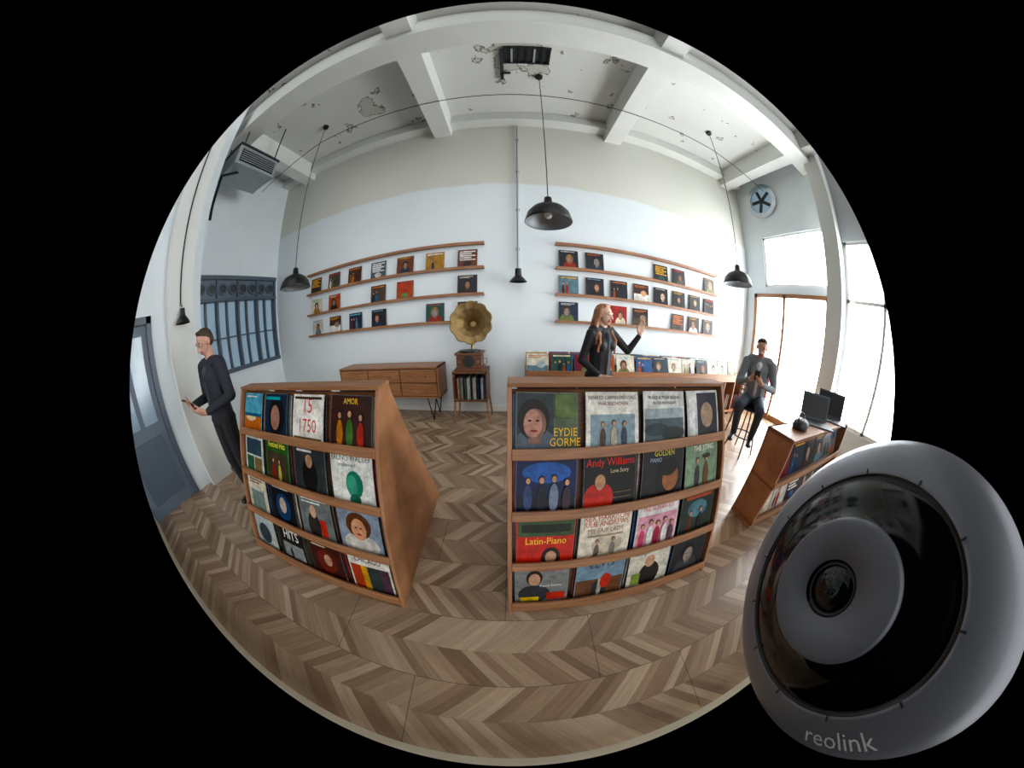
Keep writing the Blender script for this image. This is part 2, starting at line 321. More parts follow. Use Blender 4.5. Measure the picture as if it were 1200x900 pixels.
HR=[[('#54604a',[('r',0,0,.6,1,'#2f3a3c')]+person(.3,.52,1.35,'#1c1410','#56606c','#b98a78')+[('r',.62,.6,.97,.97,'#5f7040'),('t','EYDIE',.79,.36,.15,'#f0b92c'),('t','GORME',.79,.2,.15,'#f0b92c')]),
 ('#ece7dc',[('r',.08,.05,.92,.62,'#8fa4ac'),('t','RENATO CARMEN MENORES',.5,.9,.07,'#2c2c2c'),('t','WAR BEETHOVEN',.5,.8,.07,'#6d2a22')]+fig(.3,.1,.42,'#5b4636')+fig(.5,.08,.46,'#c9c0ae')+fig(.7,.1,.42,'#394a5a')),
 ('#dcdcd6',[('r',.03,.03,.97,.68,'#4d5c62'),('r',.03,.5,.97,.68,'#a4afb2'),('e',.3,.3,.28,.12,'#2f3b3c'),('e',.7,.22,.3,.12,'#28312f'),('t','MUSIQUE POUR RAQUEL',.5,.88,.07,'#222222'),('t','IN THE MOONLIGHT',.5,.78,.06,'#222222')]),
 ('#d6d6d2',[('r',.3,.05,.95,.95,'#2b2e36'),('e',.6,.5,.2,.26,'#b49880'),('r',.05,.05,.22,.95,'#e9e9e4')])],
 [('#16224a',[('r',0,.0,1,.35,'#0c121e'),('e',.5,.75,.4,.18,'#3c62a6')]+fig(.2,.15,.55,'#3c4870')+fig(.42,.12,.6,'#1d1e26')+fig(.62,.14,.6,'#7d8aa0')+fig(.83,.12,.55,'#3c2d34')),
 ('#0e0b09',[('e',.28,.22,.28,.3,'#c72a1c'),('e',.3,.55,.12,.17,'#2a1a10'),('e',.3,.52,.095,.14,SK),('t','Andy Williams',.5,.86,.155,'#e03020'),('t','Love Story',.66,.7,.08,'#d8c8a0'),('r',.55,.2,.9,.22,'#6b5a48'),('r',.55,.3,.9,.32,'#6b5a48')]),
 ('#1e181a',[('e',.62,.4,.3,.4,'#0d0908'),('e',.68,.42,.2,.27,'#9c6444'),('e',.6,.62,.24,.16,'#0d0908'),('t','GOLDEN',.5,.9,.12,'#d8c65a'),('t','PIANO',.3,.78,.09,'#9fb4c8')]),
 ('#7c9478',[('t','THE STING',.55,.87,.13,'#f0ead6'),('r',.05,.05,.95,.12,'#4f624e')]+fig(.35,.1,.62,'#3a3430')+fig(.62,.1,.66,'#6e4a2c')+[('e',.62,.7,.12,.05,'#3a2a1e')])],
 [('#cc2a1e',[('r',0,.62,1,1,'#3c5230'),('r',.08,.7,.92,.86,'#1a2016'),('t','Latin-Piano',.5,.52,.16,'#f8cc34'),('e',.6,.15,.17,.24,'#20120e'),('e',.6,.17,.1,.14,SK)]),
 ('#eadfcb',[('t','REX HARRISON',.5,.88,.125,'#b83c24'),('t','JULIE ANDREWS',.5,.76,.12,'#b83c24'),('t','MY FAIR LADY',.5,.62,.11,'#8f5a4a'),('e',.55,.3,.3,.2,'#cdbfa8')]+lines(.15,.5,.7,1,'#aa8877')+fig(.35,.05,.4,'#6f6258')+fig(.66,.05,.42,'#8d8478')),
 ('#eae3e0',[('r',.03,.03,.97,.74,'#dc9fae'),('t','THE RUNAWAYS',.5,.87,.1,'#c42a3c')]+fig(.15,.08,.52,'#d25c78')+fig(.33,.12,.55,'#f0ece6')+fig(.5,.08,.55,'#a02c40')+fig(.67,.12,.55,'#e7dfe0')+fig(.84,.08,.5,'#5c4450')),
 ('#1c2a22',[('e',.5,.6,.3,.2,'#4f7884')]+fig(.3,.1,.5,'#5a2c18')+fig(.6,.1,.55,'#151518')+[('r',.1,.85,.9,.92,'#aa4820')])],
 [('#7c7f7c',[('e',.36,.7,.15,.2,'#21170f'),('e',.36,.66,.11,.16,'#d0a184'),('e',.36,.28,.3,.24,'#2d3034'),('r',.6,.1,.95,.3,'#c02c1c'),('r',.1,.08,.45,.2,'#e0b830'),('t','FORMIDABLE',.66,.9,.08,'#d0301e'),('t','Franck Sinatra',.66,.5,.07,'#f0f0e8')]),
 ('#7d97a8',[('r',0,0,1,.5,'#6a4630'),('e',.5,.18,.16,.32,'#2e2e32'),('r',.46,.0,.54,.5,'#b7b0a0'),('e',.62,.42,.12,.2,'#c23424'),('t','E.L.V.I.S',.5,.87,.16,'#28323e')]),
 ('#e2dcca',[('e',.52,.3,.26,.34,'#221c18'),('e',.5,.66,.12,.16,'#c59b7e'),('r',.1,.1,.3,.4,'#8ba24c'),('t','Georges',.28,.9,.1,'#4f4a40')]),
 ('#202226',person(.5,.5,1.1,'#0e0e0e','#3a3d42','#9a8d84'))]]
HL=[[('#5aa2ba',[('r',0,0,1,.42,'#b8622c'),('e',.4,.4,.3,.1,'#e0c79a'),('r',0,.42,1,.5,'#1f5876')]+lines(.1,.9,.6,1,'#f2ecd8')),
 ('#16283c',[('e',.55,.5,.36,.42,'#090c11'),('e',.5,.46,.2,.28,'#a37a68'),('r',.05,.86,.7,.93,'#2aa8b4')]),
 ('#eee9e0',[('t','15',.5,.76,.34,'#d0241a'),('t','1750',.5,.36,.3,'#bf261a'),('r',.06,.06,.94,.14,'#6d5a3a'),('r',.06,.9,.94,.95,'#3a2d22')]),
 ('#361a12',[('t','AMOR',.5,.88,.12,'#ecb830')]+fig(.25,.1,.62,'#bd7420')+fig(.5,.1,.66,'#3f6e2e')+fig(.76,.1,.6,'#b02e20'))],
 [('#c9d0c4',[('r',.08,.08,.48,.45,'#2e5a40'),('r',.52,.08,.92,.45,'#7a6440'),('r',.08,.5,.92,.9,'#2c3e4c')]),
 ('#28521e',[('t','Festival Hits',.5,.88,.15,'#f8ea40'),('r',.08,.1,.92,.72,'#3e3424')]+fig(.35,.1,.5,'#8a281e')+fig(.62,.1,.5,'#c4aa58')),
 ('#2a2e30',[('e',.5,.4,.24,.4,'#100e0c'),('e',.5,.7,.11,.14,'#b28a70'),('r',.1,.88,.6,.93,'#c7c7c0')]),
 ('#e6e7df',[('t','BRUNO WALTER',.5,.9,.125,'#25302c'),('t','Symphonie no.9',.4,.78,.07,'#3b5a50'),('e',.56,.42,.2,.26,'#23785e'),('e',.5,.4,.13,.2,'#459a7c'),('e',.55,.12,.13,.13,'#1c5f4a')])],
 [('#cfc6b2',[('r',.15,.1,.85,.6,'#6f8078')]+lines(.15,.86,.7,2,'#6a3a2c')),
 ('#0c1018',[('e',.5,.45,.3,.34,'#1c3c60'),('e',.5,.5,.14,.2,'#b8a69a')]+lines(.1,.9,.7,1,'#d8d8d8')),
 ('#6a706e',[('e',.42,.3,.2,.34,'#26221f'),('e',.44,.64,.1,.15,'#c9a088'),('r',.62,.1,.8,.5,'#bb2e20')]+lines(.1,.9,.8,2,'#e9e9e4')),
 ('#8491a0',[('e',.5,.2,.42,.26,'#cdc8be'),('e',.5,.62,.3,.28,'#55301a'),('e',.5,.54,.18,.24,'#d39a78'),('e',.44,.58,.03,.015,'#201510'),('e',.56,.58,.03,.015,'#201510'),('e',.5,.44,.06,.02,'#8e3a33'),('t','THE BEST OF BARRY',.5,.94,.055,'#e8e4da')])],
 [('#aeb4b2',[('e',.45,.4,.3,.3,'#2c3a44')]+lines(.1,.9,.8,1,'#20242a')),
 ('#0e0e0e',[('r',.1,.1,.9,.5,'#8b8f90'),('t','HITS',.5,.74,.3,'#e4e4e0')]+fig(.4,.1,.4,'#222222')),
 ('#3a120e',[('e',.5,.45,.3,.32,'#641c12'),('e',.55,.5,.12,.16,'#c39478')]+lines(.1,.9,.6,2,'#d7cda8')),
 ('#e4e0d4',[('r',.04,.05,.3,.7,'#ac3a20'),('r',.3,.05,.45,.7,'#d4982e'),('r',.45,.05,.74,.7,'#263432'),('r',.74,.05,.96,.7,'#4a303c'),('t','CHICAGO',.5,.85,.14,'#2a2a2a')])]]
def aframe(name,loc,rotz,Wd,specs,ncol=4):
    e=empty(name,loc); e.rotation_euler=(0,0,rotz)
    DY,HT=.52,1.18; Lf=math.hypot(DY,HT); u=V(0,DY,HT)/Lf; n=V(0,-HT,DY)/Lf; back=1.08
    m=MB()
    t=.022
    prof=[(-.045,0),(DY-.035,HT+.02),(DY+.07,HT+.02),(back+.02,0)]
    for x0 in (-t,Wd):
        vs=[V(x,p[0],p[1]) for x in (x0,x0+t) for p in prof]
        m.add(vs,[(0,1,2,3),(7,6,5,4),(0,4,5,1),(1,5,6,2),(2,6,7,3),(3,7,4,0)],M['woodz'])
    m.box((-t,DY-.04,HT+.015),(Wd+t,DY+.08,HT+.035),M['wood'])
    c=u*(Lf/2)-n*.045+X*(Wd/2); m.obox(c,(Wd/2,Lf/2-.01,.008),(X,u,n),M['woodd'])
    ub=V(0,-(back-DY-.04),HT).normalized(); nb=V(0,HT,back-DY-.04).normalized(); Lb=math.hypot(back-DY-.04,HT)
    m.obox(V(Wd/2,back,0)+ub*(Lb/2)-nb*.02,(Wd/2,Lb/2-.01,.008),(X,ub,nb),M['wood'])
    m.box((0,-.03,.0),(Wd,.0,.035),M['wood'])
    pitch=.309; s0=.04
    for k in range(4):
        s=s0+k*pitch
        m.obox(u*(s-.008)-n*.0+X*(Wd/2),(Wd/2,.009,.045),(X,u,n),M['wood'])
        m.obox(u*(s+.012)+n*.042+X*(Wd/2),(Wd/2,.026,.008),(X,u,n),M['wood'])
        m.obox(V(Wd/2,back,0)+ub*(s+.02)+nb*.03,(Wd/2,.026,.008),(X,ub,nb),M['wood'])
    m.build('frame',e,bevel=.002)
    r=MB(); cw=Wd/ncol
    for row in range(4):
        s=s0+(3-row)*pitch+.002
        for col in range(ncol):
            bg,it=specs[row][col]; x=cw*(col+.5)+rnd.uniform(-.008,.008)
            tl=rnd.uniform(-.025,.025); uu=(u+n*rnd.uniform(-.02,.0)).normalized(); nn=X.cross(uu)
            U=(X*math.cos(tl)+uu*math.sin(tl)).normalized(); W=nn.cross(U)
            for j in range(2):
                b2,i2=rspec(); cover(r,u*(s+.0)+X*(x+rnd.uniform(-.014,.014))-n*(.022-.01*j),X,u,n,.29,b2,[])
            cover(r,u*(s+.002)+X*x+nn*.012,U,W,nn,.296,bg,it)
    for row in range(4):
        for col in range(ncol):
            bg,it=rspec(); cover(r,V(Wd-cw*(col+.5),back,0)+ub*(s0+row*pitch+.03)+nb*.008,-X,ub,nb,.28,bg,it)
    r.build('vinyl_records',e)
    return e
aframe('record_display_rack',(.0,.53,0),0,1.32,HR)
aframe('record_display_rack',(-2.08,.42,0),math.radians(2.0),1.43,HL)
# ---------------------------------------------------------------- wall ledges with records
def ledges(x0,x1,zs,slots,name):
    e=empty(name); m=MB()
    for i,z in enumerate(zs):
        m.box((x0,D-.075,z-.018),(x1,D,z),M['wood']); m.box((x0,D-.083,z-.02),(x1,D-.073,z+.022),M['wood'])
    m.build('ledges',e)
    r=MB()
    for i,row in enumerate(slots):
        z=zs[i+1]; nrow=len(row); cw=(x1-x0)/nrow
        for k,ch in enumerate(row):
            if ch=='.': continue
            bg,it=rspec(.35); lean=V(0,.09,1).normalized(); nn=V(0,-1,.09).normalized()
            cover(r,V(x0+cw*(k+.5),D-.045,z+.002),X,lean,nn,.31,bg,it)
    r.build('vinyl_records',e)
ledges(-4.1,-.42,[2.72,2.32,1.90,1.48],['xxxxxxx','xx.xx.x','xxxx.xx'],'record_wall_ledge')
ledges(.66,4.1,[2.72,2.32,1.90,1.48],['xx..xx.x','xxxxxxxx','x.xx.xxx'],'record_wall_ledge')
# ---------------------------------------------------------------- sideboard
e=empty('sideboard'); m=MB(); x0,x1,y0,y1,z0,z1=-2.92,-1.06,3.12,3.54,.38,.86
m.box((x0,y0,z1-.025),(x1,y1,z1),M['wood']); m.box((x0,y0,z0),(x1,y1,z0+.025),M['wood']); m.box((x0,y0,z0),(x0+.025,y1,z1),M['wood']); m.box((x1-.025,y0,z0),(x1,y1,z1),M['wood']); m.box((x0,y1-.02,z0),(x1,y1,z1),M['wood']); m.box((x0+.03,y0+.03,z0+.02),(x1-.03,y1-.03,z1-.03),M['woodd'])
for i in range(3):
    for j in range(2):
        a=x0+.035+i*.602; zz=z0+.035+j*.21; m.box((a,y0-.002,zz),(a+.585,y0+.03,zz+.195),M['wood'])
        for q in (.17,.42): m.tube([(a+q,y0,zz+.1),(a+q,y0-.025,zz+.1)],.013,M['brass'])
m.build('cabinet',e,bevel=.003); m=MB()
for lx in (x0+.15,x1-.15):
    for ly in (y0+.05,y1-.05):
        for s in (-1,1): m.tube([(lx+s*.07,ly,z0),(lx+.0,ly,.01)],.009,M['black'])
m.build('hairpin_legs',e)
# ---------------------------------------------------------------- gramophone + stand
e=empty('record_stand'); m=MB(); x0,x1,y0,y1=-.83,-.34,3.05,3.45
for lx in (x0+.02,x1-.02):
    for ly in (y0+.02,y1-.02):
        s=-1 if lx<-.6 else 1; m.tube([(lx,ly,.4),(lx+s*.05,ly,.0)],[.018,.011],M['wood'])
m.box((x0,y0,.36),(x1,y1,.385),M['woodd']); m.box((x0,y0,.77),(x1,y1,.8),M['woodd']); m.box((x0,y0,.36),(x0+.02,y1,.8),M['woodd']); m.box((x1-.02,y0,.36),(x1,y1,.8),M['woodd']); m.box((x0,y1-.02,.36),(x1,y1,.8),M['woodd'])
m.build('cabinet',e)
r=MB()
for i in range(26):
    xx=x0+.035+i*.0165; bg=rnd.choice(PAL); r.box((xx,y0+.02+rnd.uniform(0,.02),.386),(xx+.006,y1-.06,.386+.31),M['ink'],lin(bg))
r.build('vinyl_records',e)
e=empty('gramophone'); m=MB()
m.box((-.79,3.08,.802),(-.40,3.42,.84),M['woodd']); m.box((-.77,3.1,.84),(-.42,3.4,1.02),M['woodd']); m.box((-.79,3.08,1.02),(-.40,3.42,1.05),M['woodd'])
m.lathe([(.0,.0),(.08,.0),(.08,.01),(0,.01)],(-.595,3.095,.93),(X,Z,-Y),M['dark'],24)
m.box((-.75,3.09,.86),(-.44,3.1,.865),M['brass']); m.box((-.75,3.09,.99),(-.44,3.1,.995),M['brass'])
for q in (-.73,-.46): m.lathe([(0,.02),(.02,.02),(.02,0)],(q,3.1,.93),(X,Z,-Y),M['brass'],12)
m.lathe([(0,.02),(.15,.02),(.15,0)],(-.6,3.25,1.05),(X,Y,Z),M['black'],32)
m.tube([(-.6,3.42,1.06),(-.58,3.48,1.2),(-.57,3.47,1.33),(-.56,3.40,1.41),(-.555,3.33,1.44)],[.02,.022,.025,.03,.042],M['brass'],12)
ax=V(.0,-1,.12).normalized(); uu=X; ww=ax.cross(uu)
m.lathe([(.04,0),(.05,.04),(.075,.09),(.12,.15),(.19,.2),(.265,.225),(.275,.22),(.265,.218),(.19,.19),(.115,.14),(.07,.08),(.04,.0),(0,0)],(-.555,3.33,1.44),(uu,ww,ax),M['brass'],64,petal=.35,npet=10)
m.tube([(-.42,3.25,.95),(-.36,3.25,.95),(-.36,3.25,.88)],.006,M['brass'])
m.build('horn_and_case',e,smooth=False)
# ---------------------------------------------------------------- back counter with record bins
e=empty('record_counter'); m=MB(); x0,x1,y0,y1=.2,4.75,3.0,3.5
m.box((x0,y0,.70),(x1,y1,.74),M['wood']); m.box((x0,y0-.01,.68),(x1,y0+.015,.82),M['wood']); m.box((x0,y0,.06),(x1,y1,.09),M['wood'])
m.box((x0,y1-.02,.06),(x1,y1,.82),M['woodd'])
nb=13
for i in range(nb+1):
    xx=x0+(x1-x0-.02)*i/nb; m.box((xx,y0,.0 if i%3==0 else .06),(xx+.02,y1,.82 if i%3==0 else .72),M['wood'])
m.build('bins',e)
r=MB()
xx=x0+.16
while xx<x1-.15:
    for j in range(3):
        bg,it=rspec()
        if rnd.random()<.35: bg='#d9d3c0'
        ln=V(0,.32+.05*j,1).normalized(); nn=X.cross(ln)
        cover(r,V(xx+rnd.uniform(-.015,.015),y0+.06+.12*j,.745),X,ln,nn,.305,bg,it)
    xx+=.33
for i in range(nb):
    a=x0+(x1-x0)*i/nb+.03
    if i>3:
        for j in range(10):
            if rnd.random()<.8: r.box((a+j*.03,y0+.05,.092),(a+j*.03+.008,y0+.4,.092+.31),M['ink'],lin(rnd.choice(PAL)))
r.build('vinyl_records',e)
# ---------------------------------------------------------------- pendant lamps
def pendant(x,y,z,rad=.26,name='pendant_lamp',top=CZ):
    e=empty(name,(x,y,z)); m=MB(); r=rad
    m.lathe([(r*1.0,0),(r*1.02,.004),(r*.99,.03),(r*.9,r*.42),(r*.68,r*.68),(r*.36,r*.85),(r*.2,r*.9),(r*.16,r*1.25),(.02,r*1.3),(.0,r*1.3)],(0,0,0),(X,Y,Z),M['black'],40)
    m.lathe([(r*1.0,0),(r*.97,.03),(r*.88,r*.4),(r*.66,r*.65),(r*.34,r*.82),(0,r*.84)],(0,0,0),(X,Y,Z),M['grey'],40)
    m.lathe([(0,r*.2),(.03,r*.22),(.045,r*.35),(.03,r*.55),(.02,r*.8)],(0,0,0),(X,Y,Z),M['white'],20)
    m.build('shade',e,smooth=True); m=MB(); m.tube([(0,0,r*1.28),(0,0,top-z-.005)],.006,M['black'],6); m.lathe([(0,top-z-.06),(.05,top-z-.05),(.06,top-z-.002)],(0,0,0),(X,Y,Z),M['black'],16); m.build('cable',e)
pendant(.40,2.5,2.62); pendant(-3.33,2.6,2.28); pendant(3.6,2.6,2.40)
e=empty('wall_lamp'); m=MB(); m.tube([(.09,D-.03,5.3),(.09,D-.03,2.32),(.09,D-.12,2.25),(.09,D-.16,2.22)],.016,M['grey'])
for z in (4.9,4.1,3.3,2.6): m.box((.06,D-.03,z),(.12,D,z+.03),M['grey'])
m.build('conduit',e); m=MB(); m.lathe([(.13,0),(.1,.04),(.05,.09),(.045,.2),(0,.21)],(.09,D-.16,2.06),(X,Y,Z),M['black'],28); m.lathe([(.1,.03),(0,.07)],(.09,D-.16,2.06),(X,Y,Z),M['dark'],28); m.build('shade',e)
e=empty('wall_lamp'); m=MB(); m.tube([(-3.71,.8,4.3),(-3.71,.8,2.2),(-3.63,.8,2.16)],.01,M['black']); m.lathe([(.1,0),(.08,.04),(.04,.09),(.035,.17),(0,.18)],(-3.6,.8,1.96),(X,Y,Z),M['black'],24); m.build('shade_and_conduit',e)
m=MB(); m.tube([(-5.3,2.75,4.95),(-3.3,2.6,5.1),(0,2.65,5.16),(3.6,2.65,5.1),(5.3,2.7,4.95)],.007,M['black'],6); m.build('ceiling_cable')
e=empty('ceiling_vent'); m=MB(); m.box((-.1,1.9,CZ-.015),(.5,2.22,CZ-.001),M['dark'])
for q in (1.9,2.19): m.box((-.12,q,CZ-.05),(.52,q+.03,CZ-.005),M['black'])
for i in range(7): m.box((-.12+i*.102,1.9,CZ-.045),(-.095+i*.102,2.22,CZ-.015),M['grey' if i%3==1 else 'black'])
m.box((-.17,1.95,CZ-.06),(-.12,2.55,CZ-.02),M['dark']); m.box((-.17,2.4,CZ-.06),(-.02,2.43,CZ-.02),M['dark']); m.build('grille',e)
e=empty('air_conditioner'); m=MB(); c=V(-4.25,1.75,4.55); ax=(Y.copy(),X.copy(),Z.copy())
m.obox(c,(.42,.35,.17),ax,M['grey']); m.obox(c+V(.36,0,.0),(.36,.012,.12),ax,M['black'])
for i in range(6): m.obox(c+V(.375,0,-.1+i*.04),(.35,.008,.005),ax,M['grey'])
m.obox(c+Z*.19,(.44,.37,.02),ax,M['dark'])
for sx in(-.3,.3):
    for sy in (-.35,.35): m.tube([c+V(sx,sy,.18),V(c.x+sx,c.y+sy,CZ-.02)],.012,M['black'],6)
m.tube([c+V(.1,-.2,-.15),(-4.1,1.25,4.2),(-4.0,1.2,3.6),(-3.97,1.2,3.4)],.025,M['black'],8)
m.build('housing',e)
# ---------------------------------------------------------------- right record desk, laptop, stool
e=empty('record_desk',(2.08,.93,0)); e.rotation_euler=(0,0,math.radians(-4)); m=MB(); L,Wd,HT=2.0,.30,.88
m.box((0,-Wd,0),(.03,0,HT),M['woodz']); m.box((L-.03,-Wd,0),(L,0,HT),M['woodz']); m.box((0,-Wd,HT-.03),(L,0,HT),M['wood']); m.box((0,-.025,0),(L,0,HT),M['wood'])
for z in (.04,.44): m.box((0,-Wd,z),(L,0,z+.025),M['wood']); m.box((0,-Wd-.01,z),(L,-Wd+.01,z+.06),M['wood'])
m.build('cabinet',e,bevel=.003); r=MB()
for z in (.068,.468):
    for i in range(6):
        bg,it=rspec(); ln=V(0,.25,1).normalized(); nn=X.cross(ln); cover(r,V(.2+i*.32,-Wd+.06,z),X,ln,nn,.305,bg,it)
r.build('vinyl_records',e)
def laptop(loc,rz,sc=1):
    e=empty('laptop',loc); e.rotation_euler=(0,0,rz); m=MB()
    m.box((-.17*sc,-.12*sc,0),(.17*sc,.12*sc,.015),M['laptop']); u=V(0,.3,1).normalized(); nn=X.cross(u)
    m.obox(V(0,.12*sc,.015)+u*.12*sc,(.17*sc,.12*sc,.006),(X,u,nn),M['laptop']); m.obox(V(0,.12*sc,.015)+u*.12*sc+nn*.008,(.155*sc,.105*sc,.001),(X,u,nn),M['dark']); m.build('shell',e,bevel=.003)
laptop((2.98,.72,.881),math.radians(-50),1.1); laptop((3.55,.69,.881),math.radians(-62),1.2)
e=empty('camera_bag',(2.5,.76,.881)); m=MB()
m.lathe([(0,0),(.09,0),(.1,.02),(.095,.06),(.06,.085),(0,.09)],(0,0,0),(X,Y,Z),M['dark'],20,scale=(1.2,.8)); m.tube([(-.1,0,.05),(-.07,.02,.12),(0,.03,.14),(.07,.02,.12),(.1,0,.05)],.007,M['black'],6)
m.build('bag_and_strap',e,smooth=True)
def stool(x,y,sh,name='bar_stool'):
    e=empty(name,(x,y,0)); m=MB()
    m.lathe([(0,sh-.03),(.17,sh-.03),(.185,sh-.015),(.17,sh),(0,sh)],(0,0,0),(X,Y,Z),M['dark'],32)
    for k in range(4):
        a=math.pi/4+k*math.pi/2; m.tube([(.1*math.cos(a),.1*math.sin(a),sh-.03),(.24*math.cos(a),.24*math.sin(a),0.005)],.011,M['black'])
    rr=.1+.14*(sh-.28)/sh
    m.tube([(rr*math.cos(k*math.pi/12),rr*math.sin(k*math.pi/12),.28) for k in range(25)],.009,M['black'],6)
    m.build('seat_and_legs',e)
stool(3.15,1.77,.68); 
def chair(x,y,rz):
    e=empty('wire_chair',(x,y,0)); e.rotation_euler=(0,0,rz); m=MB()
    m.obox(V(0,0,.45),(.21,.2,.012),(X,Y,Z),M['dark']); 
    for sx in (-1,1):
        m.tube([(sx*.2,-.2,.44),(sx*.24,-.24,.01),(sx*.24,.24,.01),(sx*.2,.2,.44)],.01,M['black'],6)
        m.tube([(sx*.2,.19,.44),(sx*.19,.26,.85)],.01,M['black'],6)
    for z in (.6,.68,.76,.84): m.tube([(-.19,.225+(z-.6)*.14,z),(0,.25+(z-.6)*.14,z),(.19,.225+(z-.6)*.14,z)],.012,M['dark'],6)
    m.build('frame',e)
chair(3.9,2.3,math.radians(-60))
# ---------------------------------------------------------------- people
SKIN=plain('skin','#c4917a',.5,0,.05,20)
def figure(name,loc,yaw,prims,mats,vox=.0065,extra=None):
    e=empty(name,loc); e.rotation_euler=(0,0,yaw)
    b0=bmesh.new(); bmesh.ops.create_icosphere(b0,subdivisions=2,radius=1); sph=[v.co.copy() for v in b0.verts]; b0.free()
    vs_all=[];fs_all=[]
    for (c1,r1,c2,r2,lab) in prims:
        t=bmesh.new()
        for c,r in ((c1,r1),(c2,r2)):
            for s in sph: t.verts.new((c[0]+s.x*r[0],c[1]+s.y*r[1],c[2]+s.z*r[2]))
        bmesh.ops.convex_hull(t,input=t.verts[:])
        used=set(v for f in t.faces for v in f.verts); bmesh.ops.delete(t,geom=[v for v in t.verts if v not in used],context='VERTS')
        bmesh.ops.recalc_face_normals(t,faces=t.faces[:])
        t.verts.index_update(); o=len(vs_all); vs_all+=[tuple(v.co) for v in t.verts]; fs_all+=[[o+v.index for v in f.verts] for f in t.faces]; t.free()
    me=bpy.data.meshes.new('tmp'); me.from_pydata(vs_all,[],fs_all); ob=bpy.data.objects.new('tmp',me); COL.objects.link(ob)
    rm=ob.modifiers.new('r','REMESH'); rm.mode='VOXEL'; rm.voxel_size=vox; rm.use_smooth_shade=True
    sm=ob.modifiers.new('s','SMOOTH'); sm.factor=.5; sm.iterations=3
    dg=bpy.context.evaluated_depsgraph_get(); me2=bpy.data.meshes.new_from_object(ob.evaluated_get(dg)); bpy.data.objects.remove(ob)
    me2.name=name+'_body'; me2.materials.clear()
    labs=list(mats.keys())
    for l in labs: me2.materials.append(mats[l])
    n=len(me2.polygons); P=np.empty(n*3); me2.polygons.foreach_get('center',P); P=P.reshape(-1,3)
    best=np.full(n,1e9); idx=np.zeros(n,int)
    for (c1,r1,c2,r2,lab) in prims:
        a=np.array(c1,float);b=np.array(c2,float);ra=np.array(r1,float);rb=np.array(r2,float); ab=b-a; L2=ab@ab
        t=np.clip(((P-a)@ab)/L2,0,1) if L2>1e-9 else np.zeros(n)
        c=a+t[:,None]*ab; r=ra+t[:,None]*(rb-ra); q=(P-c)/r; dd=np.linalg.norm(q,axis=1); d=(dd-1)*np.min(r,axis=1)
        w=d<best; best[w]=d[w]; idx[w]=labs.index(lab)
    me2.polygons.foreach_set('material_index',idx.astype(np.int32)); me2.polygons.foreach_set('use_smooth',[True]*n)
    o2=bpy.data.objects.new('body',me2); COL.objects.link(o2); o2.parent=e
    if extra: extra(e)
    return e
def cap(P,a,b,ra,rb,l):
    f=lambda r:(r,r,r) if not isinstance(r,tuple) else r
    if not isinstance(b,Vector): b,ra=ra,b      # (centre, radii, centre, radii) order
    P.append((tuple(a),f(ra),tuple(b),f(rb),l))
def hand(P,w,d,n,s,curl=.5,lab='skin',spread=.0):
    w,d,n,s=Vector(w),Vector(d).normalized(),Vector(n).normalized(),Vector(s).normalized()
    for i,off in enumerate((.03,.01,-.01,-.028)):
        k=w+d*(.088-.006*abs(i-1))+s*off; cap(P,w+s*off*.6,k,.014,.0125,lab)
        L=(.042,.047,.043,.034)[i]; p=k; dd=d+s*(spread*(1.5-i))
        for j in range(3):
            a=curl*(j+.6); q=p+(dd*math.cos(a)+n*math.sin(a)).normalized()*L*(1,.65,.5)[j]; cap(P,p,q,.0098-.001*j,.009-.001*j,lab); p=q
    a=w+s*.022+d*.015; b=w+s*.048+d*.05+n*.012; c=b+(d*.8+s*.25+n*.5).normalized()*.032; e_=c+(d*.9+n*.6).normalized()*.024
    cap(P,a,b,.015,.0125,lab); cap(P,b,c,.0115,.0105,lab); cap(P,c,e_,.0105,.008,lab)
def head(P,c,look,female=False,hairlen=0):
    R=Matrix.Rotation(-look[0],3,'X'); Rz=Matrix.Rotation(look[1],3,'Z'); R=Rz@R
    c=Vector(c); T=lambda x,y,z: c+R@V(x,y,z)
    k=.94 if female else 1.0
    S=lambda a,ra,b,rb,l: cap(P,T(*[q*k for q in a]),T(*[q*k for q in b]),ra if isinstance(ra,tuple) else ra*k,rb if isinstance(rb,tuple) else rb*k,l)
    S((0,-.012,.03),(.074,.088,.083),(0,-.005,.03),(.074,.088,.083),'skin')
    S((0,.02,-.02),(.058,.066,.07),(0,.045,-.075),(.034,.034,.028),'skin')
    S((0,.088,.012),.011,(0,.108,-.024),.013,'skin')
    S((-.014,.092,-.03),.009,(.014,.092,-.03),.009,'skin')
    S((-.02,.082,-.058),.0085,(.02,.082,-.058),.0085,'lip')
    S((-.045,.074,.03),.011,(-.016,.084,.03),.010,'skin'); S((.045,.074,.03),.011,(.016,.084,.03),.010,'skin')
    S((-.042,.080,.041),.0045,(-.02,.087,.042),.0045,'hair'); S((.042,.080,.041),.0045,(.02,.087,.042),.0045,'hair')
    for s in (-1,1): S((s*.075,-.005,-.012),(.008,.016,.02),(s*.079,-.012,.012),(.008,.018,.022),'skin')
    S((0,-.034,.060),(.081,.084,.072),(0,-.018,.070),(.073,.072,.062),'hair')
    S((0,-.05,.0),(.076,.06,.06),(0,-.055,.03),(.078,.06,.06),'hair')
    S((-.03,.026,.108),.022,(.035,.020,.110),.022,'hair')
    return T,k
EYEW=plain('eye_white','#e8e4de',.2); EYED=plain('eye_iris','#2b1c14',.2)
